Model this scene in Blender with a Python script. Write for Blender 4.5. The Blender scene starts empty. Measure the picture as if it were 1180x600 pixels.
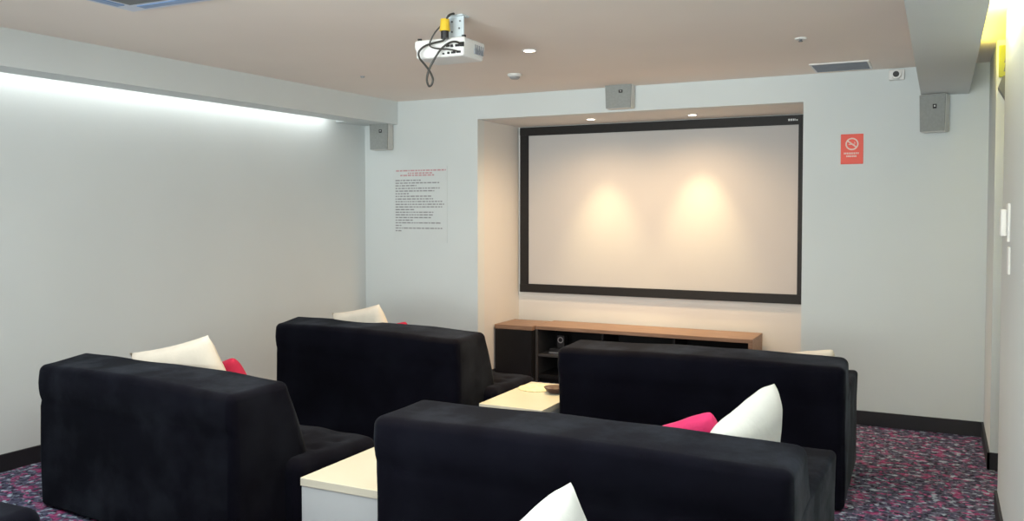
import bpy, bmesh, math, random
from mathutils import Vector, Matrix, noise

random.seed(7)
PI = math.pi
SC = bpy.context.scene
COL = SC.collection
R = math.radians

# ------------------------------------------------------------------ materials
def new_mat(name):
    m = bpy.data.materials.new(name); m.use_nodes = True
    nt = m.node_tree
    return m, nt, nt.nodes['Principled BSDF']

def s2l(c):
    return tuple((x/12.92 if x <= .04045 else ((x+.055)/1.055)**2.4) for x in c)

def rgb(r, g, b):
    return s2l((r/255, g/255, b/255)) + (1,)

def noise_col(nt, bs, c0, c1, scale, detail=3, coord='Object'):
    tc = nt.nodes.new('ShaderNodeTexCoord'); n = nt.nodes.new('ShaderNodeTexNoise')
    n.inputs['Scale'].default_value = scale; n.inputs['Detail'].default_value = detail
    nt.links.new(tc.outputs[coord], n.inputs['Vector'])
    r = nt.nodes.new('ShaderNodeValToRGB')
    r.color_ramp.elements[0].position = .35; r.color_ramp.elements[1].position = .65
    r.color_ramp.elements[0].color = c0; r.color_ramp.elements[1].color = c1
    nt.links.new(n.outputs['Fac'], r.inputs['Fac'])
    nt.links.new(r.outputs['Color'], bs.inputs['Base Color'])
    return tc, n, r

def bump(nt, bs, scale, strength, dist=.01, coord='Object'):
    tc = nt.nodes.new('ShaderNodeTexCoord'); n = nt.nodes.new('ShaderNodeTexNoise')
    n.inputs['Scale'].default_value = scale; n.inputs['Detail'].default_value = 4
    nt.links.new(tc.outputs[coord], n.inputs['Vector'])
    b = nt.nodes.new('ShaderNodeBump'); b.inputs['Strength'].default_value = strength
    b.inputs['Distance'].default_value = dist
    nt.links.new(n.outputs['Fac'], b.inputs['Height']); nt.links.new(b.outputs['Normal'], bs.inputs['Normal'])

def plain(name, c, rough=.6, metal=0., var=.06, scale=8., bmp=0., emit=None, estr=0., spec=None):
    m, nt, bs = new_mat(name)
    c0 = tuple(x*(1-var) for x in c[:3])+(1,); c1 = tuple(min(1, x*(1+var)) for x in c[:3])+(1,)
    noise_col(nt, bs, c0, c1, scale)
    bs.inputs['Roughness'].default_value = rough; bs.inputs['Metallic'].default_value = metal
    if spec is not None: bs.inputs['Specular IOR Level'].default_value = spec
    if bmp: bump(nt, bs, 60, bmp)
    if emit:
        bs.inputs['Emission Color'].default_value = emit; bs.inputs['Emission Strength'].default_value = estr
    return m

M = {}
M['wall'] = plain('painted_plaster', (.655,.70,.70,1), .75, var=.015, scale=1.5, bmp=.03)
M['ceiling'] = plain('ceiling_paint', (.90,.81,.73,1), .85, var=.015, scale=1.2, bmp=.03)
M['recess'] = plain('recess_paint', (.69,.68,.655,1), .75, var=.015, scale=1.5)
M['skirting'] = plain('dark_skirting', (.004,.004,.008,1), .6, var=.1)
M['white'] = plain('white_lacquer_warm_lit', (.62,.585,.47,1), .22, var=.01)  # table top white, with the warm downlight put into its colour
M['white_shaded'] = plain('white_lacquer_shaded', (.46,.49,.50,1), .35, var=.01)  # same white table, darkened to put shade into its upright faces
M['white_plastic'] = plain('white_plastic', (.78,.78,.76,1), .4, var=.02)
M['black_plastic'] = plain('black_plastic', (.005,.005,.006,1), .5)
M['cable'] = plain('cable_rubber', (.022,.020,.016,1), .45)
M['yellow'] = plain('yellow_plastic', (.75,.48,.02,1), .4)
M['bracket'] = plain('pale_bracket_metal', (.55,.62,.66,1), .4)
M['grey_speaker'] = plain('grey_speaker_cloth', (.27,.285,.275,1), .75, var=.05, scale=60)
M['speaker_side'] = plain('pale_speaker_case', (.62,.61,.58,1), .5)
M['vent'] = plain('grey_vent_metal', (.24,.26,.29,1), .5)
M['vent_dark'] = plain('dark_vent_cavity', (.07,.08,.10,1), .7)
M['frame'] = plain('black_velvet_frame', (.006,.005,.005,1), .55, var=.2, scale=30, spec=.3)
M['screen'] = plain('projection_fabric', (.48,.468,.462,1), .8, var=.006, scale=2)
M['lamp'] = plain('downlight_glow', (1,.95,.85,1), .4, emit=(1,.86,.66,1), estr=14)
M['black_wood'] = plain('black_laminate', (.005,.005,.006,1), .55, var=.15, spec=.2)
M['edge_grey'] = plain('grey_shelf_edge', (.035,.033,.034,1), .5)
M['silver'] = plain('brushed_silver', (.7,.7,.7,1), .3, metal=.8)
M['signred'] = plain('red_sign_plastic', (.86,.055,.022,1), .5, var=.03)
M['signwhite'] = plain('pale_sign_print', (.85,.62,.55,1), .6)
M['paper'] = plain('white_paper', (.655,.695,.695,1), .8, var=.01)
M['ink'] = plain('black_ink', (.27,.27,.285,1), .8)
M['redink'] = plain('red_ink', (.56,.30,.32,1), .8)
M['cream'] = plain('cream_cotton', (.74,.66,.55,1), .9, var=.03, scale=14, bmp=.12)
M['whitecush'] = plain('white_cotton', (.70,.705,.68,1), .85, var=.02, scale=14, bmp=.12)
M['crimson'] = plain('crimson_cotton', (.48,.004,.040,1), .8, var=.08, scale=20, bmp=.12)
M['pink'] = plain('pink_cotton', (.60,.010,.105,1), .8, var=.08, scale=20, bmp=.12)
M['bowl'] = plain('dark_brown_ceramic', (.045,.016,.012,1), .35)
M['ashtan'] = plain('tan_wicker', (.76,.66,.42,1), .7, var=.25, scale=60)
M['lime'] = plain('lime_sign_face', (.30,.34,.03,1), .5)
M['darkgrey'] = plain('dark_grey_plastic', (.10,.11,.12,1), .5)
M['midgrey'] = plain('mid_grey_plastic', (.30,.31,.32,1), .5)
M['led'] = plain('led_tape', (1,1,1,1), .5, emit=(.95,1,.97,1), estr=5)
M['ledy'] = plain('yellow_led_tape', (1,.9,.3,1), .5, emit=(1,.92,.5,1), estr=4)
M['cassette_blue'] = plain('blue_vane_plastic', (.16,.28,.52,1), .4)
M['cassette'] = plain('bluish_white_plastic', (.60,.65,.76,1), .4)

def velvet():
    m, nt, bs = new_mat('black_velvet')
    tc, n, r = noise_col(nt, bs, (.0014,.0013,.0031,1), (.0026,.0026,.0054,1), 4)
    bs.inputs['Roughness'].default_value = .9
    bs.inputs['Specular IOR Level'].default_value = .04
    n2 = nt.nodes.new('ShaderNodeTexNoise'); n2.inputs['Scale'].default_value = 3.2
    n2.inputs['Detail'].default_value = 6; n2.inputs['Roughness'].default_value = .65
    nt.links.new(tc.outputs['Object'], n2.inputs['Vector'])
    mp = nt.nodes.new('ShaderNodeMapRange')
    mp.inputs['From Min'].default_value = .46; mp.inputs['From Max'].default_value = .70
    mp.inputs['To Min'].default_value = .03; mp.inputs['To Max'].default_value = .12
    nt.links.new(n2.outputs['Fac'], mp.inputs['Value'])
    nt.links.new(mp.outputs['Result'], bs.inputs['Sheen Weight'])
    bs.inputs['Sheen Roughness'].default_value = .45
    bs.inputs['Sheen Tint'].default_value = (.55,.66,.85,1)
    bump(nt, bs, 220, .10, .004)
    return m
M['velvet'] = velvet()

def walnut():
    m, nt, bs = new_mat('walnut_veneer')
    tc = nt.nodes.new('ShaderNodeTexCoord'); mp = nt.nodes.new('ShaderNodeMapping')
    mp.inputs['Scale'].default_value = (1.2, 14, 14)
    n = nt.nodes.new('ShaderNodeTexNoise'); n.inputs['Scale'].default_value = 4
    n.inputs['Detail'].default_value = 6; n.inputs['Distortion'].default_value = .6
    nt.links.new(tc.outputs['Object'], mp.inputs['Vector']); nt.links.new(mp.outputs['Vector'], n.inputs['Vector'])
    r = nt.nodes.new('ShaderNodeValToRGB')
    r.color_ramp.elements[0].position = .3; r.color_ramp.elements[1].position = .7
    r.color_ramp.elements[0].color = (.17,.092,.055,1); r.color_ramp.elements[1].color = (.32,.19,.12,1)
    nt.links.new(n.outputs['Fac'], r.inputs['Fac']); nt.links.new(r.outputs['Color'], bs.inputs['Base Color'])
    bs.inputs['Roughness'].default_value = .45
    return m
M['walnut'] = walnut()

def carpet():
    m, nt, bs = new_mat('patterned_carpet')
    L = nt.links.new; N = nt.nodes.new
    tc = N('ShaderNodeTexCoord')
    def nz(scale, detail=2, off=0):
        mp = N('ShaderNodeMapping'); mp.inputs['Location'].default_value = (off, off*.7, 0)
        L(tc.outputs['Object'], mp.inputs['Vector'])
        n = N('ShaderNodeTexNoise'); n.inputs['Scale'].default_value = scale; n.inputs['Detail'].default_value = detail
        L(mp.outputs['Vector'], n.inputs['Vector']); return n.outputs['Fac']
    def ramp(fac, p0, p1):
        r = N('ShaderNodeMapRange'); r.inputs['From Min'].default_value = p0; r.inputs['From Max'].default_value = p1
        L(fac, r.inputs['Value']); return r.outputs['Result']
    def mix(fac, a, b):
        x = N('ShaderNodeMix'); x.data_type = 'RGBA'
        if isinstance(fac, float): x.inputs[0].default_value = fac
        else: L(fac, x.inputs[0])
        for i, v in ((6, a), (7, b)):
            if isinstance(v, tuple): x.inputs[i].default_value = v
            else: L(v, x.inputs[i])
        return x.outputs[2]
    base = mix(ramp(nz(32), .40, .60), (.012,.012,.026,1), (.070,.070,.130,1))
    base = mix(ramp(nz(13, 3, 5.1), .545, .64), base, (.26,.030,.12,1))
    base = mix(ramp(nz(23, 2, 9.4), .60, .66), base, (.42,.06,.20,1))
    base = mix(ramp(nz(24, 3, 2.2), .56, .66), base, (.36,.46,.56,1))
    v = N('ShaderNodeTexVoronoi'); v.inputs['Scale'].default_value = 19; v.feature = 'DISTANCE_TO_EDGE'
    L(tc.outputs['Object'], v.inputs['Vector'])
    rr = N('ShaderNodeMapRange'); rr.inputs['From Min'].default_value = .0; rr.inputs['From Max'].default_value = .09
    rr.inputs['To Min'].default_value = .45; rr.inputs['To Max'].default_value = 0
    L(v.outputs['Distance'], rr.inputs['Value'])
    base = mix(rr.outputs['Result'], base, (.19,.21,.28,1))
    L(base, bs.inputs['Base Color'])
    bs.inputs['Roughness'].default_value = .95
    bs.inputs['Specular IOR Level'].default_value = .1
    bump(nt, bs, 150, .5, .01)
    return m
M['carpet'] = carpet()

# ------------------------------------------------------------------ mesh helpers
def obj(name, bm, mat, parent=None, smooth=False, loc=(0,0,0), label=None):
    me = bpy.data.meshes.new(name)
    bmesh.ops.recalc_face_normals(bm, faces=bm.faces[:])
    bm.to_mesh(me); bm.free()
    mats = mat if isinstance(mat, (list, tuple)) else [mat]
    for m in mats: me.materials.append(m)
    if smooth:
        for p in me.polygons: p.use_smooth = True
    o = bpy.data.objects.new(name, me); COL.objects.link(o); o.location = loc
    if parent: o.parent = parent
    if label: o['label'] = label
    return o

def thing(name, label, cat, loc=(0,0,0), rotz=0, group=None):
    o = bpy.data.objects.new(name, None); COL.objects.link(o)
    o.location = loc; o.rotation_euler = (0,0,rotz); o.empty_display_size = .1
    o['label'] = label; o['category'] = cat
    if group: o['group'] = group
    return o

def tag(o, label, cat, group=None):
    o['label'] = label; o['category'] = cat
    if group: o['group'] = group
    return o

def struct(name, bm, mat, loc=(0,0,0), label=None):
    o = obj(name, bm, mat, loc=loc); o['kind'] = 'structure'
    if label: o['label'] = label
    return o

def box(bm, x0, x1, y0, y1, z0, z1, mi=0):
    vs = [bm.verts.new((x,y,z)) for z in (z0,z1) for y in (y0,y1) for x in (x0,x1)]
    for f in ((0,2,3,1),(4,5,7,6),(0,1,5,4),(1,3,7,5),(3,2,6,7),(2,0,4,6)):
        bm.faces.new([vs[i] for i in f]).material_index = mi
    return vs

def bbox(x0, x1, y0, y1, z0, z1, bev=0., seg=2):
    bm = bmesh.new(); box(bm, x0, x1, y0, y1, z0, z1)
    if bev: bmesh.ops.bevel(bm, geom=bm.edges[:], offset=bev, segments=seg, profile=.5, affect='EDGES')
    return bm

def prism(pts_xy, z0, z1, bm=None):
    bm = bm or bmesh.new()
    a = [bm.verts.new((x,y,z0)) for x,y in pts_xy]; b = [bm.verts.new((x,y,z1)) for x,y in pts_xy]
    n = len(a)
    bm.faces.new(a[::-1]); bm.faces.new(b)
    for i in range(n): bm.faces.new((a[i], a[(i+1)%n], b[(i+1)%n], b[i]))
    return bm

def cyl(bm, c, r, h, seg=24, axis='z', r2=None, mi=0):
    r2 = r if r2 is None else r2
    mat = Matrix.Translation(c)
    if axis == 'y': mat = mat @ Matrix.Rotation(PI/2, 4, 'X')
    if axis == 'x': mat = mat @ Matrix.Rotation(PI/2, 4, 'Y')
    g = bmesh.ops.create_cone(bm, cap_ends=True, segments=seg, radius1=r, radius2=r2, depth=h, matrix=mat)
    for v in g['verts']:
        for f in v.link_faces: f.material_index = mi
    return bm

def lathe(prof, seg=32):
    bm = bmesh.new(); rings = []
    for r, z in prof:
        rings.append([bm.verts.new((max(r,1e-4)*math.cos(2*PI*i/seg), max(r,1e-4)*math.sin(2*PI*i/seg), z)) for i in range(seg)])
    for a, b in zip(rings, rings[1:]):
        for i in range(seg): bm.faces.new((a[i], a[(i+1)%seg], b[(i+1)%seg], b[i]))
    bm.faces.new(rings[0][::-1]); bm.faces.new(rings[-1])
    return bm

def tube(pts, r, name, mat, parent, seg=8, res=6):
    """smooth cable through pts as a mesh (Catmull-Rom spine)"""
    P = [Vector(p) for p in pts]; sp = []
    for i in range(len(P)-1):
        p0 = P[max(i-1,0)]; p1 = P[i]; p2 = P[i+1]; p3 = P[min(i+2,len(P)-1)]
        for k in range(res):
            t = k/res
            sp.append(.5*((2*p1)+(p2-p0)*t+(2*p0-5*p1+4*p2-p3)*t*t+(3*p1-p0-3*p2+p3)*t**3))
    sp.append(P[-1])
    bm = bmesh.new(); rings = []; nrm = Vector((0,1,0))
    for i, p in enumerate(sp):
        d = (sp[min(i+1,len(sp)-1)]-sp[max(i-1,0)]).normalized()
        nrm = (nrm - d*nrm.dot(d)).normalized(); bi = d.cross(nrm)
        rings.append([bm.verts.new(p+r*(nrm*math.cos(2*PI*k/seg)+bi*math.sin(2*PI*k/seg))) for k in range(seg)])
    for a, b in zip(rings, rings[1:]):
        for k in range(seg): bm.faces.new((a[k], a[(k+1)%seg], b[(k+1)%seg], b[k]))
    bm.faces.new(rings[0][::-1]); bm.faces.new(rings[-1])
    return obj(name, bm, mat, parent, smooth=True)

def softbox(dx, dy, dz, r, n=(10,8,8), rn=4):
    """rounded box centred on origin whose faces carry a grid, so it can be warped"""
    def axis(h, k):
        rr = min(r, h*.98); a = h-rr
        rim = [a+rr*math.tan(PI/4*i/rn) for i in range(1, rn+1)]
        mid = [-a+2*a*i/k for i in range(k+1)]
        return [-x for x in rim[::-1]]+mid+rim
    H = (dx/2, dy/2, dz/2); A = [axis(h,k) for h,k in zip(H,n)]
    bm = bmesh.new(); cache = {}
    def vert(i,j,k):
        key = (i,j,k)
        if key not in cache:
            p = Vector((A[0][i],A[1][j],A[2][k]))
            inn = Vector([max(-(h-min(r,h*.98)), min(h-min(r,h*.98), c)) for h,c in zip(H,p)])
            d = p-inn
            cache[key] = bm.verts.new(inn+d.normalized()*min(r, min(H)*.98) if d.length > 1e-9 else p)
        return cache[key]
    N = [len(a)-1 for a in A]
    for i in range(N[0]):
        for j in range(N[1]):
            for k in (0, N[2]): bm.faces.new((vert(i,j,k),vert(i+1,j,k),vert(i+1,j+1,k),vert(i,j+1,k)))
        for k in range(N[2]):
            for j in (0, N[1]): bm.faces.new((vert(i,j,k),vert(i+1,j,k),vert(i+1,j,k+1),vert(i,j,k+1)))
    for j in range(N[1]):
        for k in range(N[2]):
            for i in (0, N[0]): bm.faces.new((vert(i,j,k),vert(i,j+1,k),vert(i,j+1,k+1),vert(i,j,k+1)))
    return bm

def warp(bm, fn):
    for v in bm.verts: v.co = Vector(fn(v.co.x, v.co.y, v.co.z))
    return bm

def wob(bm, amp, sc, seed=0):
    for v in bm.verts:
        p = v.co*sc+Vector((seed*3.7, seed*1.3, 0))
        v.co += Vector((noise.noise(p), noise.noise(p+Vector((9,0,0))), noise.noise(p+Vector((0,9,0)))))*amp
    return bm

def dup(root, loc, rotz, name=None, label=None, group=None):
    r = root.copy(); COL.objects.link(r); r.location = loc; r.rotation_euler = (0,0,rotz)
    if label: r['label'] = label
    if group: r['group'] = group
    for ch in list(root.children):
        c = ch.copy(); COL.objects.link(c); c.parent = r
        for g in list(ch.children):
            d = g.copy(); COL.objects.link(d); d.parent = c
    return r

# ------------------------------------------------------------------ the room
YF, YB = 6.53, -2.0           # screen wall, wall behind the viewer
ZC = 2.48
XR = .27
def xl(y, base, k=.033): return base-k*(YF-y)

# floor
bm = prism([(-5.3,YB-.15),(1.5,YB-.15),(1.5,7.6),(-5.3,7.6)], -.08, 0)
struct('floor', bm, M['carpet'], label='dark carpet speckled with pink, grey and white')
# ceiling
bm = prism([(-5.3,YB-.15),(1.5,YB-.15),(1.5,7.6),(-5.3,7.6)], ZC, ZC+.08)
struct('ceiling', bm, M['ceiling'], label='flat pale warm grey ceiling')
# left wall
struct('wall_left', prism([(xl(YF,-4.73),YF),(xl(YB,-4.73),YB),(xl(YB,-4.73)-.15,YB),(xl(YF,-4.73)-.15,YF)], 0, ZC), M['wall'],
       label='plain white wall washed by a cove light')
# wall behind the viewer
struct('wall_back', bbox(-5.25, 1.4, YB-.12, YB, 0, ZC), M['wall'])
# screen wall with recess
RX0, RX1, RZ, RY = -3.56, -.90, 2.285, 7.34
bm = bmesh.new()
box(bm, -4.95, RX0, YF, YF+.12, 0, ZC)
box(bm, RX1, 1.4, YF, YF+.12, 0, ZC)
box(bm, RX0, RX1, YF, YF+.12, RZ, ZC)
struct('wall_front', bm, M['wall'], label='white end wall around the screen recess')
bm = bmesh.new()
box(bm, RX0-.08, RX1+.08, RY, RY+.1, 0, RZ+.08)
box(bm, RX0-.08, RX0, YF+.12, RY, 0, RZ+.08)
box(bm, RX1, RX1+.08, YF+.12, RY, 0, RZ+.08)
box(bm, RX0, RX1, YF+.12, RY, RZ, RZ+.08)
struct('wall_recess', bm, M['recess'], label='recess behind the projection screen')
# right wall: near stretch, doorway niche, far pier
struct('wall_right', bbox(XR, XR+.12, YB, 4.93, 0, ZC), M['wall'], label='white side wall at the right edge')
struct('wall_pier', bbox(XR, 1.4, 5.72, YF, 0, ZC), M['wall'], label='short pier at the right end of the screen wall')
bm = bmesh.new(); box(bm, 1.3, 1.4, YB, 5.72, 0, ZC)
struct('wall_hallway', bm, M['wall'])

# left cove: fascia and bottom lip
LD = 6.53
def strip(x_a, x_b, y0, y1, z0, z1, k=.035):
    return prism([(xl(y0,x_a,k),y0),(xl(y1,x_a,k),y1),(xl(y1,x_b,k),y1),(xl(y0,x_b,k),y0)], z0, z1)
bm = strip(-4.37, -4.39, YB, YF, 2.275, ZC)
prism([(xl(YB,-4.39,.035),YB),(xl(YF,-4.39,.035),YF),(xl(YF,-4.61,.03),YF),(xl(YB,-4.61,.03),YB)], 2.275, 2.295, bm)
prism([(-4.40,6.12),(-4.40,YF),(-4.73,YF),(-4.744,6.12)], 2.277, ZC-.002, bm)
struct('trim_1', bm, M['wall'], label='dropped cove along the left wall hiding the light strip')
tape = obj('light_strip', prism([(xl(0,-4.60,.03)+.03,0),(xl(6.1,-4.60,.03)+.03,6.1),(xl(6.1,-4.60,.03)+.015,6.1),(xl(0,-4.60,.03)+.015,0)], 2.295, 2.303), M['led'])
tag(tape, 'white light strip hidden in the cove above the left wall', 'light strip')

# right beam
struct('trim_2', bbox(-.137, .150, YB, YF, 2.28, ZC), M['wall'], label='white boxed beam along the right side of the ceiling')
tape = obj('light_strip', bbox(.150, .157, .5, 5.75, 2.36, 2.39), M['ledy'])
tag(tape, 'yellow light strip tucked beside the right ceiling beam', 'light strip')

# baseboards
bh = .10
struct('baseboard_left', prism([(xl(YF,-4.73),YF),(xl(YB,-4.73),YB),(xl(YB,-4.715),YB),(xl(YF,-4.715),YF)], 0, bh), M['skirting'])
struct('baseboard_front', bbox(-4.73, RX0, YF-.013, YF, 0, bh), M['skirting'])
struct('baseboard_front_right', bbox(RX1, XR, YF-.013, YF, 0, bh), M['skirting'])
bm = bmesh.new(); box(bm, XR-.013, XR, 5.707, YF, 0, bh); box(bm, XR-.013, 1.3, 5.707, 5.72, 0, bh)
struct('baseboard_pier', bm, M['skirting'])
bm = bmesh.new(); box(bm, XR-.013, XR, YB, 4.943, 0, bh); box(bm, XR-.013, XR+.12, 4.93, 4.943, 0, bh)
struct('baseboard_right', bm, M['skirting'])
bm = bmesh.new(); box(bm, RX0, RX1, RY-.012, RY, 0, bh); box(bm, RX0, RX0+.012, YF, RY, 0, bh); box(bm, RX1-.012, RX1, YF, RY, 0, bh)
struct('baseboard_recess', bm, M['skirting'])

# ------------------------------------------------------------------ projection screen
sx0, sx1, sz0, sz1 = -3.535, -1.008, .748, 2.278
sc = thing('projection_screen', 'large white projection screen in a wide black frame in the recess', 'screen', ((sx0+sx1)/2, RY, sz0))
w = sx1-sx0; h = sz1-sz0; fw_ = .078; D = .036
bm = bmesh.new()
def frame_bar(bm, x0,x1,z0,z1):
    box(bm, x0, x1, -D, 0, z0, z1)
frame_bar(bm, -w/2, w/2, h-fw_, h); frame_bar(bm, -w/2, w/2, 0, fw_)
frame_bar(bm, -w/2, -w/2+fw_+.008, fw_, h-fw_); frame_bar(bm, w/2-fw_*.45, w/2, fw_, h-fw_)
bmesh.ops.bevel(bm, geom=[e for e in bm.edges if e.calc_length() > .5], offset=.006, segments=2, affect='EDGES')
obj('frame', bm, M['frame'], sc)
obj('screen_fabric', bbox(-w/2+.03, w/2-.03, -.020, -.004, .03, h-.03), M['screen'], sc)
bm = bmesh.new(); x = w/2-.115
for i, (ww, hh) in enumerate(((.014,.016),(.012,.016),(.012,.016),(.004,.016),(.012,.010))):
    box(bm, x, x+ww, -D-.002, -D, h-.047, h-.047+hh); x += ww+.005
obj('maker_mark', bm, M['paper'], sc)

# ------------------------------------------------------------------ media console
def board(bm, *a): box(bm, *a)
cab = thing('media_cabinet', 'black closed media cabinet with walnut top left of the open shelf unit', 'cabinet', (-3.36, 7.03, 0))
cx0, cx1, cy0, cy1 = -.19, .178, -.21, .20
obj('carcass', bbox(cx0+.004, cx1, cy0+.02, cy1, .0, .462, .002), M['black_wood'], cab)
obj('top', bbox(cx0, cx1, cy0, cy1, .462, .500, .003), M['walnut'], cab)
obj('door', bbox(cx0+.006, cx1-.004, cy0, cy0+.019, .06, .459, .002), M['black_wood'], cab)
obj('plinth', bbox(cx0+.02, cx1-.01, cy0+.05, cy0+.06, 0, .06), M['black_wood'], cab)
con = thing('media_console', 'long low walnut topped media unit with open black shelves under the screen', 'media console', (-2.24, 7.09, 0))
kx0, kx1, ky0, ky1 = -.938, .93, -.21, .21
obj('top', bbox(kx0, kx1, ky0, ky1, .468, .500, .003), M['walnut'], con)
obj('side_panel', bbox(kx1-.032, kx1, ky0, ky1, 0, .468, .002), M['walnut'], con, label='walnut side panel')
obj('side_panel', bbox(kx0, kx0+.022, ky0, ky1, 0, .468, .002), M['edge_grey'], con, label='dark side panel')
obj('back_panel', bbox(kx0+.022, kx1-.032, ky1-.02, ky1-.005, .05, .468), M['black_wood'], con)
obj('base', bbox(kx0+.022, kx1-.032, ky0+.01, ky1-.02, .04, .075), M['black_wood'], con)
obj('plinth', bbox(kx0+.022, kx1-.032, ky0+.05, ky0+.06, 0, .04), M['black_wood'], con)
obj('shelf', bbox(kx0+.022, kx1-.032, ky0+.01, ky1-.02, .232, .252, .002), M['edge_grey'], con)
for xx in (-.32, .30):
    obj('divider', bbox(xx-.01, xx+.01, ky0+.012, ky1-.02, .075, .468, .002), M['black_wood'], con)
# equipment on the shelf
pl = thing('media_player', 'slim black player with silver front edge on the console shelf', 'media player', (-2.92, 7.06, .252))
obj('body', bbox(-.16, .16, -.10, .13, .0, .045, .004), M['black_plastic'], pl)
obj('front_trim', bbox(-.16, .16, -.104, -.1, .004, .014), M['silver'], pl, label='silver front trim')
ss = thing('satellite_speaker', 'small black speaker with bright silver ring on the console shelf', 'speaker', (-2.985, 7.03, .297))
obj('body', bbox(-.035, .035, -.04, .04, 0, .115, .008), M['black_plastic'], ss)
bm = bmesh.new()
for k in range(24):
    a0, a1 = 2*PI*k/24, 2*PI*(k+1)/24
    q = [bm.verts.new((rr*math.cos(a), -.043, .075+rr*math.sin(a))) for a, rr in ((a0,.019),(a1,.019),(a1,.027),(a0,.027))]
    bm.faces.new(q)
bmesh.ops.remove_doubles(bm, verts=bm.verts, dist=1e-5)
e = bmesh.ops.extrude_face_region(bm, geom=bm.faces[:])
bmesh.ops.translate(bm, vec=(0,.005,0), verts=[v for v in e['geom'] if isinstance(v, bmesh.types.BMVert)])
obj('ring', bm, M['silver'], ss, label='silver ring')

# ------------------------------------------------------------------ sofas
SEAT_Z = .385
def make_sofa(arm, label):
    W, HB = 1.53, .735
    t = thing('sofa', label, 'sofa')
    # backrest: vertical rear, thick rounded top, front slopes out to the seat
    bm = softbox(W, .34, HB, .038, (40, 10, 22), 5)
    def f(x, y, z):
        zz = z+HB/2
        fr = (y+.17)/.34
        s = max(0, min(1, (.69-zz)/.33))
        y2 = .34*fr + fr*.125*s
        if fr > .2:                                   # slightly crowned upholstered front
            y2 += .012*fr*math.sin(PI*min(1,max(0,(zz-.36)/.36)))
        if fr < .06: y2 += -.010*math.exp(-((zz-.63)/.06)**2) + .012*math.exp(-((zz-.555)/.010)**2)
        crown = .010*math.cos(PI*x/W)*max(0,(zz-.6)/.135)
        if arm < 0: x -= .12*fr*(.5-x/W)
        return (x+W/2, y2, max(.012, zz)+crown-.010*max(0,(zz-.65)/.085)*(1-fr))
    wob(warp(bm, f), .006, 3.2, 1 if arm > 0 else 2)
    obj('backrest', bm, M['velvet'], t, smooth=True)
    # armrest block
    AW, AH = .25, .556
    bm = softbox(AW, .965, AH-.012, .024, (6, 22, 12), 4)
    ax = W-AW/2+.004 if arm > 0 else AW/2-.004
    wob(warp(bm, lambda x,y,z: (x+ax, y+.5, z+AH/2+.006)), .006, 4, 3)
    obj('armrest', bm, M['velvet'], t, smooth=True)
    # tufted seat
    x0, x1 = (.03, W-AW-.004) if arm > 0 else (AW+.004, W+.085)
    y0, y1 = .30, .86
    bm = softbox(x1-x0, y1-y0, SEAT_Z-.02, .05, (40, 26, 6), 4)
    tufts = [(-(x1-x0)/2+(x1-x0)*(i+.5)/5, -(y1-y0)/2+(y1-y0)*(.42+.27*j)) for i in range(5) for j in range(2)]
    def g(x, y, z):
        k = 0
        if z > .1:
            for tx, ty in tufts: k += math.exp(-((x-tx)**2+(y-ty)**2)/.0016)
            z += .008*math.sin((x/(x1-x0)+.5)*5*PI)**2*.8 - .020*k
        return (x+(x0+x1)/2, y+(y0+y1)/2, z+(SEAT_Z-.02)/2+.012)
    wob(warp(bm, g), .005, 5, 5)
    obj('seat', bm, M['velvet'], t, smooth=True)
    return t

G = 'black velvet two seat sofas in rows'
sofa_l = make_sofa(-1, 'black velvet sofa nearest the left wall in the nearer visible row, crimson cushion on it')
sofa_l.location = (-4.095, 2.850, 0); sofa_l.rotation_euler.z = R(-5.2); sofa_l['group'] = G; sofa_l.scale.x = .94
sofa_r = make_sofa(1, 'black velvet sofa at front right with white and pink cushions showing over its back')
sofa_r.location = (-1.915, 2.675, 0); sofa_r.rotation_euler.z = R(-1.2); sofa_r['group'] = G
b = dup(sofa_l, (-4.135, 4.640, 0), R(-4.3), label='black velvet sofa in the far left, beside the table nearest the media console', group=G)
b.scale.x = 1.0
dup(sofa_r, (-1.945, 4.500, 0), R(1.4), label='black velvet sofa directly before the open shelf unit, its right arm by bare carpet', group=G)
dup(sofa_l, (-3.495, 1.03, 0), R(4.0), label='black velvet sofa barely showing at the bottom left corner', group=G)
dup(sofa_r, (-1.37, 1.02, 0), R(-1.5), label='black velvet sofa below the picture under the foreground white cushion', group=G)

# ------------------------------------------------------------------ tables
def make_table(label, loc, ln):
    t = thing('coffee_table', label, 'table', loc, 0, 'white coffee tables between the sofas')
    W, H = .40, .40
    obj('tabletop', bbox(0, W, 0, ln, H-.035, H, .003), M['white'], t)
    obj('front_panel', bbox(.004, W-.004, .004, .03, 0, H-.035, .002), M['white_shaded'], t)
    obj('back_panel', bbox(.004, W-.004, ln-.03, ln-.004, 0, H-.035, .002), M['white_shaded'], t)
    obj('side_panel', bbox(.004, .03, .03, ln-.03, 0, H-.035, .002), M['white_shaded'], t)
    obj('side_panel', bbox(W-.03, W-.004, .03, ln-.03, 0, H-.035, .002), M['white_shaded'], t)
    return t
make_table('low white block table between the two nearer sofas, nothing on it', (-2.365, 2.80, 0), .70)
make_table('low white block table between the two far sofas with a small brown bowl on it', (-2.365, 4.35, 0), .71)

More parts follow.
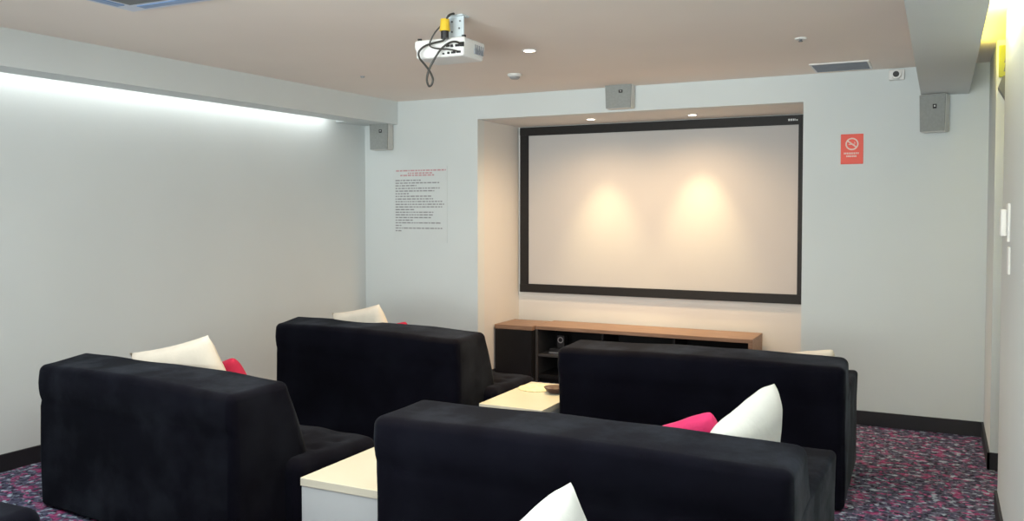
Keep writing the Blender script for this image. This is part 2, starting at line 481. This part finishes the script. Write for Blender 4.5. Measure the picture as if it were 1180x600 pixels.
# bowl and woven mat on the far table
mat_ = lathe([(.0,0),(.105,0),(.11,.004),(.105,.008),(.0,.008)], 28)
o = obj('woven_coaster', mat_, M['ashtan'], loc=(-2.245, 4.87, .4)); tag(o, 'round tan woven mat on the far white table beside the dark bowl', 'coaster')
bw = thing('small_bowl', 'small dark brown bowl with a handle on the far white table', 'bowl', (-2.085, 4.80, .4))
obj('body', lathe([(.0,0),(.032,0),(.05,.012),(.066,.034),(.069,.038),(.064,.038),(.046,.016),(.0,.010)], 28), M['bowl'], bw, smooth=True)
bm = bmesh.new(); box(bm, .06, .13, -.010, .010, .028, .038)
bmesh.ops.bevel(bm, geom=bm.edges[:], offset=.004, segments=2, affect='EDGES')
obj('handle', bm, M['bowl'], bw)

# ------------------------------------------------------------------ cushions
def pillow(name, label, size, th, mat, loc, roll, lean, yaw, group=None, seed=0, aspect=1., pin=.03, crn=.045):
    n = 26; bm = bmesh.new(); top = {}; bot = {}
    for i in range(n+1):
        for j in range(n+1):
            u, v = -1+2*i/n, -1+2*j/n
            x = u*size/2*(1-pin*(1-v*v)); z = v*size/2*aspect*(1-pin*(1-u*u))
            k = max(0,(1-u**4)*(1-v**4))**.55
            cr = 1-crn*(abs(u*v))**6; x *= cr; z *= cr
            p = Vector((x*9+seed, z*9, seed*2.1))
            y = th/2*k*(1+.10*noise.noise(p*.7))
            wr = .006*noise.noise(p*1.7)*(1-k)*k*3
            a = (x, -y+wr, z); b_ = (x, y+wr, z)
            top[i,j] = bm.verts.new(a)
            bot[i,j] = top[i,j] if i in (0,n) or j in (0,n) else bm.verts.new(b_)
    for i in range(n):
        for j in range(n):
            for d in (top, bot):
                vs = [d[i,j],d[i+1,j],d[i+1,j+1],d[i,j+1]]
                try: bm.faces.new(vs)
                except ValueError: pass
    o = obj(name, bm, mat, smooth=True)
    o.matrix_world = Matrix.Translation(loc) @ Matrix.Rotation(R(yaw),4,'Z') @ Matrix.Rotation(R(lean),4,'X') @ Matrix.Rotation(R(-roll),4,'Y')
    return tag(o, label, 'cushion', group)
GC = 'cushions on the sofas'
pillow('cushion', 'large cream cushion behind the nearer left sofa back beside the white wall', .56, .15, M['cream'], (-3.44,3.24,.575), 14, 20, 6, GC, 1, pin=.055, crn=.01)
pillow('cushion', 'crimson cushion peeking over the right end of the nearer left sofa back', .32, .11, M['crimson'], (-3.375,3.45,.555), 20, 20, -5, GC, 2)
pillow('cushion', 'cream cushion on the far left sofa below the wall notice', .48, .14, M['cream'], (-3.59,4.98,.605), 12, 20, -5, GC, 3, pin=.055, crn=.01)
pillow('cushion', 'crimson cushion just showing over the far left sofa back', .32, .11, M['crimson'], (-3.43,5.12,.56), 14, 20, -5, GC, 4)
pillow('cushion', 'white cushion standing on its corner at the right arm of the front right sofa', .46, .16, M['whitecush'], (-.64,3.22,.585), 15, 10, 76, GC, 5)
pillow('cushion', 'pink crimson cushion beside the white cushion on the front right sofa',   .31, .12, M['pink'], (-.835,3.20,.580), 24, 18, 14, GC, 6, crn=.07)
pillow('cushion', 'white cushion with one corner up in the foreground at the bottom edge', .43, .14, M['whitecush'], (-.765,1.62,.655), 32, 12, 68, GC, 7, crn=.03)
pillow('cushion', 'pale cream cushion barely showing above the sofa before the console', .36, .12, M['cream'], (-.66,5.02,.565), 10, 20, 2, GC, 8)

# ------------------------------------------------------------------ projector
pr = thing('ceiling_projector', 'white ceiling projector with black cables hanging from its rear', 'projector', (-2.25, 3.88, ZC))
def PW(p): return (p[0]+2.25, p[1]-3.88, p[2]-ZC)
bx0,bx1,by0,by1,bz0,bz1 = -2.405,-2.115,3.74,3.965,2.268,2.362
bm = softbox(bx1-bx0, by1-by0, bz1-bz0, .014, (4,4,3), 3)
c = Vector(((bx0+bx1)/2,(by0+by1)/2,(bz0+bz1)/2))
warp(bm, lambda x,y,z: PW((x*(1-.05*(z<0))+c.x, y*(1-.05*(z<0))+c.y, z+c.z)))
obj('body', bm, M['white_plastic'], pr, smooth=True)
bm = bmesh.new()
for (px_, pz_, pw_, ph_) in ((-2.150,2.318,.026,.012),(-2.183,2.318,.014,.012),(-2.205,2.320,.020,.010),(-2.145,2.286,.022,.010),(-2.175,2.285,.022,.010),(-2.203,2.285,.010,.010),(-2.232,2.283,.008,.008),(-2.125,2.322,.018,.022)):
    a = PW((px_-pw_/2, by0-.004, pz_-ph_/2)); d = PW((px_+pw_/2, by0+.004, pz_+ph_/2))
    box(bm, a[0], d[0], a[1], d[1], a[2], d[2])
obj('socket_panel', bm, M['black_plastic'], pr, label='dark sockets on rear')
bm = bmesh.new()
for k in range(5):
    a = PW((bx1-.004, 3.852+.020*k, 2.292)); d = PW((bx1+.002, 3.861+.020*k, 2.338))
    box(bm, a[0], d[0], a[1], d[1], a[2], d[2])
obj('side_vent', bm, M['vent'], pr, label='grey vent slots')
for px_, py_ in ((-2.385,3.765),(-2.135,3.775)):
    bm = bmesh.new(); cyl(bm, PW((px_, py_, 2.367)), .011, .012, 14); obj('foot', bm, M['black_plastic'], pr)
bm = bmesh.new(); cyl(bm, PW((-2.32, by1+.008, 2.315)), .03, .02, 24, 'y'); obj('lens', bm, M['black_plastic'], pr)
# mount
bm = bmesh.new()
a = PW((-2.235,3.80,2.362)); d = PW((-2.150,3.806,2.478)); box(bm, a[0],d[0],a[1],d[1],a[2],d[2])
a = PW((-2.24,3.78,2.474)); d = PW((-2.145,3.85,2.480)); box(bm, a[0],d[0],a[1],d[1],a[2],d[2])
a = PW((-2.27,3.79,2.360)); d = PW((-2.14,3.90,2.366)); box(bm, a[0],d[0],a[1],d[1],a[2],d[2])
mt = obj('mount_bracket', bm, M['bracket'], pr, label='pale metal mount')
for px_, pz_ in ((-2.217,2.45),(-2.170,2.45),(-2.217,2.40),(-2.175,2.415)):
    bm = bmesh.new(); cyl(bm, PW((px_, 3.799, pz_)), .005, .004, 10, 'y'); obj('bolt', bm, M['darkgrey'], mt)
# plug
bm = bmesh.new(); cyl(bm, PW((-2.205,3.71,2.415)), .027, .058, 16, 'z', .022)
obj('plug', bm, M['yellow'], pr, smooth=False, label='yellow plug body')
bm = bmesh.new(); cyl(bm, PW((-2.205,3.71,2.368)), .020, .038, 16)
obj('plug_collar', bm, M['black_plastic'], pr)
yy = 3.705
loop = [(-2.205,2.36),(-2.212,2.340),(-2.273,2.331),(-2.319,2.319),(-2.349,2.294),(-2.343,2.262),(-2.31,2.225),(-2.283,2.191),(-2.266,2.155),(-2.274,2.126),(-2.29,2.122),(-2.301,2.153),(-2.292,2.196),(-2.259,2.252),(-2.223,2.296),(-2.182,2.323),(-2.145,2.329),(-2.125,2.322)]
tube([PW((x, yy-.010*math.sin(PI*i/17)+(.03 if i == 17 else 0), z)) for i,(x,z) in enumerate(loop)], .0055, 'cable', M['cable'], pr, seg=8)
c2 = [(-2.170,2.474),(-2.180,2.452),(-2.227,2.409),(-2.259,2.38),(-2.282,2.344),(-2.287,2.321),(-2.255,2.305),(-2.182,2.294),(-2.145,2.287)]
tube([PW((x, yy-.004+(.03 if i in (0,8) else 0), z)) for i,(x,z) in enumerate(c2)], .0040, 'cable', M['cable'], pr, seg=8)
tube([PW((-2.170,3.74,2.474)), PW((-2.185,3.715,2.462)), PW((-2.200,3.71,2.435))], .006, 'cable', M['cable'], pr, seg=8)

# ------------------------------------------------------------------ loudspeakers
def make_speaker(label, loc, rotz, tilt=0.):
    t = thing('wall_speaker', label, 'speaker', loc, rotz, 'grey wall loudspeakers'); W, H, DP = .215, .255, .10
    bm = bmesh.new()
    f = [(-W/2,0,-H/2+.0),(W/2,0,-H/2),(W/2,0,H/2),(-W/2,0,H/2)]
    a = [bm.verts.new((x*.93 if z < 0 else x, -DP, z)) for x,_,z in f]; b_ = [bm.verts.new((x*.90, -.012, z)) for x,_,z in f]
    bm.faces.new(a); bm.faces.new(b_[::-1])
    for i in range(4): bm.faces.new((a[i], b_[i], b_[(i+1)%4], a[(i+1)%4]))
    bmesh.ops.bevel(bm, geom=bm.edges[:], offset=.006, segments=2, affect='EDGES')
    obj('cabinet', bm, M['speaker_side'], t, label='pale cabinet')
    bm = bmesh.new()
    q = [bm.verts.new((x*(.90 if z < 0 else .965), -DP-.008, z*.965)) for x,_,z in f]; p = [bm.verts.new((x*(.90 if z < 0 else .965), -DP+.002, z*.965)) for x,_,z in f]
    bm.faces.new(q); bm.faces.new(p[::-1])
    for i in range(4): bm.faces.new((q[i], p[i], p[(i+1)%4], q[(i+1)%4]))
    obj('grille', bm, M['grey_speaker'], t, label='grey cloth grille')
    bm = bmesh.new(); box(bm, .006, .036, -DP-.011, -DP-.007, -.002+.03, .028+.03)
    bd = obj('badge', bm, M['black_plastic'], t, label='small black square badge')
    bm = bmesh.new(); box(bm, .017, .027, -DP-.0125, -DP-.011, .010+.03, .020+.03); obj('badge_dot', bm, M['silver'], bd)
    bm = bmesh.new(); box(bm, -.03, .03, -.014, 0, -.05, .05); obj('bracket', bm, M['black_plastic'], t)
    return t
s1 = make_speaker('grey wall loudspeaker on the left, under the cove next to the notice', (-4.505, YF, 2.172), 0)
s1.scale = (.95,1,.97)
s2 = dup(s1, (-2.255, YF, 2.396), R(-4), label='grey wall loudspeaker touching the ceiling above the screen'); s2.scale = (1.06,1,.76)
s3 = dup(s1, (-.030, YF, 2.152), R(-16), label='grey wall loudspeaker under the right ceiling beam'); s3.scale = (.78,1.25,.98)

# ------------------------------------------------------------------ signs
ns = thing('no_smoking_sign', 'red no smoking sign with a white symbol on the wall right of the screen', 'sign', (-.571, YF, 1.937))
obj('plate', bbox(-.074, .074, -.006, 0, -.105, .105, .002), M['signred'], ns)
def ring(bm, cx, cz, r0, r1, y, n=36, a0=0, a1=2*PI):
    for k in range(n):
        b0, b1 = a0+(a1-a0)*k/n, a0+(a1-a0)*(k+1)/n
        q = [bm.verts.new((cx+rr*math.cos(a), y, cz+rr*math.sin(a))) for a, rr in ((b0,r0),(b1,r0),(b1,r1),(b0,r1))]
        bm.faces.new(q)
bm = bmesh.new(); ring(bm, .0, .035, .034, .043, -.0072)
a = R(-38); dx, dz = math.cos(a), math.sin(a)
q = [(.036*s*dx+t*-dz*.0045, -.0073, .035+.036*s*dz+t*dx*.0045) for s,t in ((-1,-1),(1,-1),(1,1),(-1,1))]
bm.faces.new([bm.verts.new(p) for p in q])
for x0,x1,z0,z1 in ((-.022,.012,.030,.036),(.015,.019,.030,.036),(.015,.018,.040,.050),(.020,.0225,.038,.047)):
    bm.faces.new([bm.verts.new(p) for p in ((x0,-.0071,z0),(x1,-.0071,z0),(x1,-.0071,z1),(x0,-.0071,z1))])
obj('symbol', bm, M['signwhite'], ns, label='white no smoking symbol')
bm = bmesh.new()
for z, hw in ((-.030,.052),(-.050,.036)):
    x = -hw
    while x < hw-.004:
        ww = min(random.uniform(.005,.009), hw-x)
        bm.faces.new([bm.verts.new(p) for p in ((x,-.0071,z-.006),(x+ww,-.0071,z-.006),(x+ww,-.0071,z+.006),(x,-.0071,z+.006))])
        x += ww+.003
obj('lettering', bm, M['signwhite'], ns, label='pale lettering in two lines')

nt_ = thing('wall_notice', 'white printed notice with red heading on the wall left of the screen', 'notice', (-4.135, YF, 1.59))
obj('sheet', bbox(-.285, .275, -.004, 0, -.365, .31), M['paper'], nt_)
def lines(rows, y, hgt, mat, nm):
    bm = bmesh.new()
    for (x0, x1, z) in rows:
        x = x0
        while x < x1-.006:
            ww = min(random.uniform(.012,.048), x1-x)
            bm.faces.new([bm.verts.new(p) for p in ((x,y,z-hgt),(x+ww,y,z-hgt),(x+ww,y,z+hgt),(x,y,z+hgt))])
            x += ww+.008
    return obj(nm, bm, mat, nt_)
lines([(-.255,.262,.272),(-.13,.13,.249),(-.21,.155,.230)], -.0047, .0062, M['redink'], 'heading')
rr_ = [.005,.195,-.04,.20,.145,-.12,.12,.14,.225,.245,.225,-.06,.135,.13,.11,-.08,.21,-.20,.225,-.19]
rows = []
for i, xe in enumerate(rr_):
    rows.append((-.262, xe, .186-.0236*i))
lines(rows, -.0047, .0052, M['ink'], 'body_text')

# ------------------------------------------------------------------ ceiling fittings
def downlight(label, loc, r=.045, group='warm recessed downlights', parent_struct=None):
    t = thing('recessed_downlight', label, 'downlight', loc, 0, group)
    bm = bmesh.new(); n = 32
    rings_ = [[bm.verts.new((rr*math.cos(2*PI*k/n), rr*math.sin(2*PI*k/n), z)) for k in range(n)] for rr, z in ((r*1.28,0),(r*1.25,-.005),(r*1.0,-.006),(r*.96,0))]
    for a, b_ in zip(rings_, rings_[1:]):
        for k in range(n): bm.faces.new((a[k],a[(k+1)%n],b_[(k+1)%n],b_[k]))
    obj('trim_ring', bm, M['white_plastic'], t)
    bm = bmesh.new(); cyl(bm, (0,0,-.0015), r*.97, .003, n); obj('bulb', bm, M['lamp'], t, label='glowing warm lamp')
    return t
DL = (-2.265, 4.814); DL2 = (-2.20, 3.0)
d1 = downlight('glowing warm downlight in the open ceiling right of the projector', DL+(ZC,), .036)
dup(d1, DL2+(ZC,), 0, label='warm downlight over the nearer white table above the picture')
dup(d1, (-2.684,6.934,RZ), 0, label='small warm downlight in the recess over the left half of the screen').scale = (.95,.95,1)
dup(d1, (-1.825,6.985,RZ), 0, label='small warm downlight in the recess over the right half of the screen').scale = (.95,.95,1)

sd = thing('smoke_detector', 'small white smoke detector on the ceiling beyond the downlight', 'smoke detector', (-2.75, 5.60, ZC))
obj('base', lathe([(0,0),(.060,0),(.060,-.012),(.052,-.022),(0,-.022)][::-1], 28), M['white_plastic'], sd)
sd.scale = (.85,.85,.85)
obj('cap', lathe([(0,-.042),(.030,-.042),(.042,-.032),(.044,-.0215),(0,-.0215)], 28), M['midgrey'], sd, label='darker sensor cap')
sp = thing('sprinkler_head', 'tiny white ceiling sprinkler with dark centre left of the air vent', 'sprinkler', (-.73, 5.16, ZC))
obj('rosette', lathe([(0,-.008),(.030,-.008),(.034,0),(0,0)], 24), M['white_plastic'], sp)
obj('nozzle', lathe([(0,-.022),(.012,-.020),(.012,-.017),(.006,-.015),(.008,-.008),(0,-.008)], 16), M['darkgrey'], sp)
o = obj('ceiling_sensor', lathe([(0,-.012),(.012,-.010),(.018,0),(0,0)], 20), M['midgrey'], loc=(-3.785,5.20,ZC))
tag(o, 'tiny grey round sensor on the ceiling near the left cove', 'sensor')

# air vent
av = thing('ceiling_air_vent', 'grey rectangular air vent in the ceiling near the no smoking wall', 'vent', (-.622, 6.262, ZC))
bm = bmesh.new()
X, Yv = .185, .175
for x0,x1,y0,y1 in ((-X,X,-Yv,-Yv+.014),(-X,X,Yv-.014,Yv),(-X,-X+.014,-Yv+.014,Yv-.014),(X-.014,X,-Yv+.014,Yv-.014)):
    box(bm, x0,x1,y0,y1,-.008,0)
obj('frame', bm, M['white_plastic'], av, label='white frame')
obj('backing', bbox(-X+.014, X-.014, -Yv+.014, Yv-.014, -.002, 0), M['vent_dark'], av)
for k in range(11):
    y = -Yv+.029+k*.0293
    bm = bmesh.new(); box(bm, -X+.014, X-.014, y-.010, y+.010, -.0015, .0015)
    bmesh.ops.rotate(bm, verts=bm.verts, cent=(0,y,0), matrix=Matrix.Rotation(R(25),3,'X'))
    bmesh.ops.translate(bm, verts=bm.verts, vec=(0,0,-.006))
    obj('slat', bm, M['vent'], av)

# security camera in the corner
sv = thing('security_camera', 'small white security camera with black lens high beside the beam', 'camera', (-.285, YF, 2.425))
obj('mount', bbox(-.055, .045, -.05, 0, -.03, .04, .008), M['white_plastic'], sv)
bm = bmesh.new(); cyl(bm, (-.005,-.075,.0), .030, .07, 24, 'y'); obj('housing', bm, M['white_plastic'], sv)
bm = bmesh.new(); cyl(bm, (-.005,-.112,.0), .020, .006, 24, 'y'); obj('lens', bm, M['black_plastic'], sv)

# air conditioning cassette at the top edge
ac = thing('ceiling_cassette', 'bluish white air conditioning cassette cut off by the top left edge', 'air conditioner', (-3.50, 2.965, ZC))
S_ = .62
obj('panel', bbox(0, S_, -S_, 0, -.022, 0, .006), M['cassette'], ac)
for (x0,x1,y0,y1) in ((.12,S_-.12,-.085,-.035),(.035,.085,-S_+.12,-.12),(.12,S_-.12,-S_+.035,-S_+.085),(S_-.085,S_-.035,-S_+.12,-.12)):
    obj('air_slot', bbox(x0,x1,y0,y1,-.026,-.020,.002), M['cassette_blue'], ac, label='blue air slot')
obj('intake_grille', bbox(.12, S_-.12, -S_+.12, -.12, -.028, -.02, .003), M['darkgrey'], ac, label='dark intake grille')

# switches on the right wall
sw = thing('light_switch', 'white wall control box on the right wall, upper of the two', 'switch', (XR, 4.42, 1.45))
obj('plate', bbox(-.012, 0, -.055, .055, -.085, .085, .003), M['white_plastic'], sw)
obj('rocker', bbox(-.038, -.012, -.035, .035, -.06, .06, .006), M['white_plastic'], sw)
o = obj('wall_plate', bbox(-.010, 0, -.04, .04, -.06, .06, .003), M['white_plastic'], loc=(XR, 4.36, 1.285))
tag(o, 'flat pale wall plate below the white control box', 'wall plate')

# emergency sign in the doorway niche
em = thing('emergency_light', 'grey emergency light with yellow green sign high in the right doorway', 'emergency light', (.325, 5.72, 2.245))
obj('sign_plate', bbox(-.045, .20, -.025, 0, .02, .20, .004), M['lime'], em, label='yellow green sign plate')
bm = bmesh.new()
for p in ([(-.020,.10),(-.004,.10),(.010,.17),(-.006,.17)], [(.0,.09),(.016,.06),(.028,.07),(.012,.11)], [(-.022,.05),(-.010,.05),(.004,.10),(-.012,.10)]):
    bm.faces.new([bm.verts.new((x,-.0262,z)) for x,z in p])
obj('pictogram', bm, M['darkgrey'], em, label='dark figure on sign')
bm = bmesh.new()
a = [bm.verts.new((x,-.09,z)) for x,z in ((-.050,-.045),(-.028,.02),(.20,.02),(.20,-.12),(-.008,-.12))]
b_ = [bm.verts.new((v.co.x, 0, v.co.z)) for v in a]
bm.faces.new(a); bm.faces.new(b_[::-1])
for i in range(5): bm.faces.new((a[i], b_[i], b_[(i+1)%5], a[(i+1)%5]))
bmesh.ops.bevel(bm, geom=bm.edges[:], offset=.004, segments=2, affect='EDGES')
obj('lamp_housing', bm, M['darkgrey'], em, label='grey lamp housing')

# ------------------------------------------------------------------ lights
def area(name, loc, rot, sx, sy, power, col, spread=PI):
    l = bpy.data.lights.new(name, 'AREA'); l.shape = 'RECTANGLE'; l.size = sx; l.size_y = sy
    l.energy = power; l.color = col; l.spread = spread
    o = bpy.data.objects.new(name, l); COL.objects.link(o); o.location = loc; o.rotation_euler = rot
    return o
def spot(name, loc, power, col, ang, blend, r=.03, rot=(0,0,0)):
    l = bpy.data.lights.new(name, 'SPOT'); l.energy = power; l.color = col; l.spot_size = R(ang); l.spot_blend = blend
    l.shadow_soft_size = r
    o = bpy.data.objects.new(name, l); COL.objects.link(o); o.location = loc; o.rotation_euler = rot
    return o
# broad cool fill added behind the viewer, tilted up to lift the ceiling
area('rear_fill', (-1.5, YB+.12, 1.55), (R(106),0,R(10)), 3.4, 1.7, 76, (.92,1,.98), R(68))
# general fill added under the ceiling, out of view, to even out the room
area('ceiling_fill', (-1.95, 1.75, ZC-.03), (0,0,0), 3.0, 1.7, 72, (.94,1,.98))
# cove strip on the left
area('cove_light', (xl(3.0,-4.665,.032), 3.0, 2.325), (0,R(-8),R(-1.9)), .05, 6.0, 8.5, (.96,1,.98))
# yellow strip by the beam
area('beam_light', (.165, 5.15, 2.40), (0,R(-125),0), .03, 1.1, 3.2, (1,.80,.05))
area('beam_light', (.165, 2.9, 2.40), (0,R(-125),0), .03, 3.4, 60, (1,.98,.80))
WARM = (1,.74,.42)
for i,(x,y) in enumerate(((-2.684,6.934),(-1.825,6.985))):
    spot('recess_spot', (x,y,RZ-.02), 62, (1,.77,.38), 54, 1., .03, (R(12),0,0))
    spot('recess_fill', (x,y-.30,RZ-.02), 62, (1,.66,.36), 165, 1., .05)  # added wide fill, set forward of the bulbs to even out the recess
spot('table_spot', DL+(ZC-.02,), 130, (1,.66,.17), 80, .8, .03)
spot('room_spill', DL+(ZC-.02,), 80, (1,.82,.64), 168, 1., .04)
spot('table_spot', DL2+(ZC-.02,), 66, (1,.66,.17), 80, .8, .03)

wd = bpy.data.worlds.new('world'); SC.world = wd; wd.use_nodes = True
wd.node_tree.nodes['Background'].inputs['Color'].default_value = (.5,.55,.6,1)
wd.node_tree.nodes['Background'].inputs['Strength'].default_value = .3

# ------------------------------------------------------------------ camera
cd = bpy.data.cameras.new('camera'); cam = bpy.data.objects.new('camera', cd); COL.objects.link(cam)
cd.sensor_fit = 'HORIZONTAL'; cd.sensor_width = 36; cd.lens = 36*1000/1180
cd.shift_y = -23.33/1180; cd.clip_start = .02
yaw = math.atan(.495)
cam.location = (0,0,1.5); cam.rotation_euler = (R(90-1.9), 0, yaw)
SC.camera = cam
SC.view_settings.view_transform = 'Standard'
SC.view_settings.look = 'None'
SC.view_settings.exposure = 0.30
SC.view_settings.gamma = 1.1
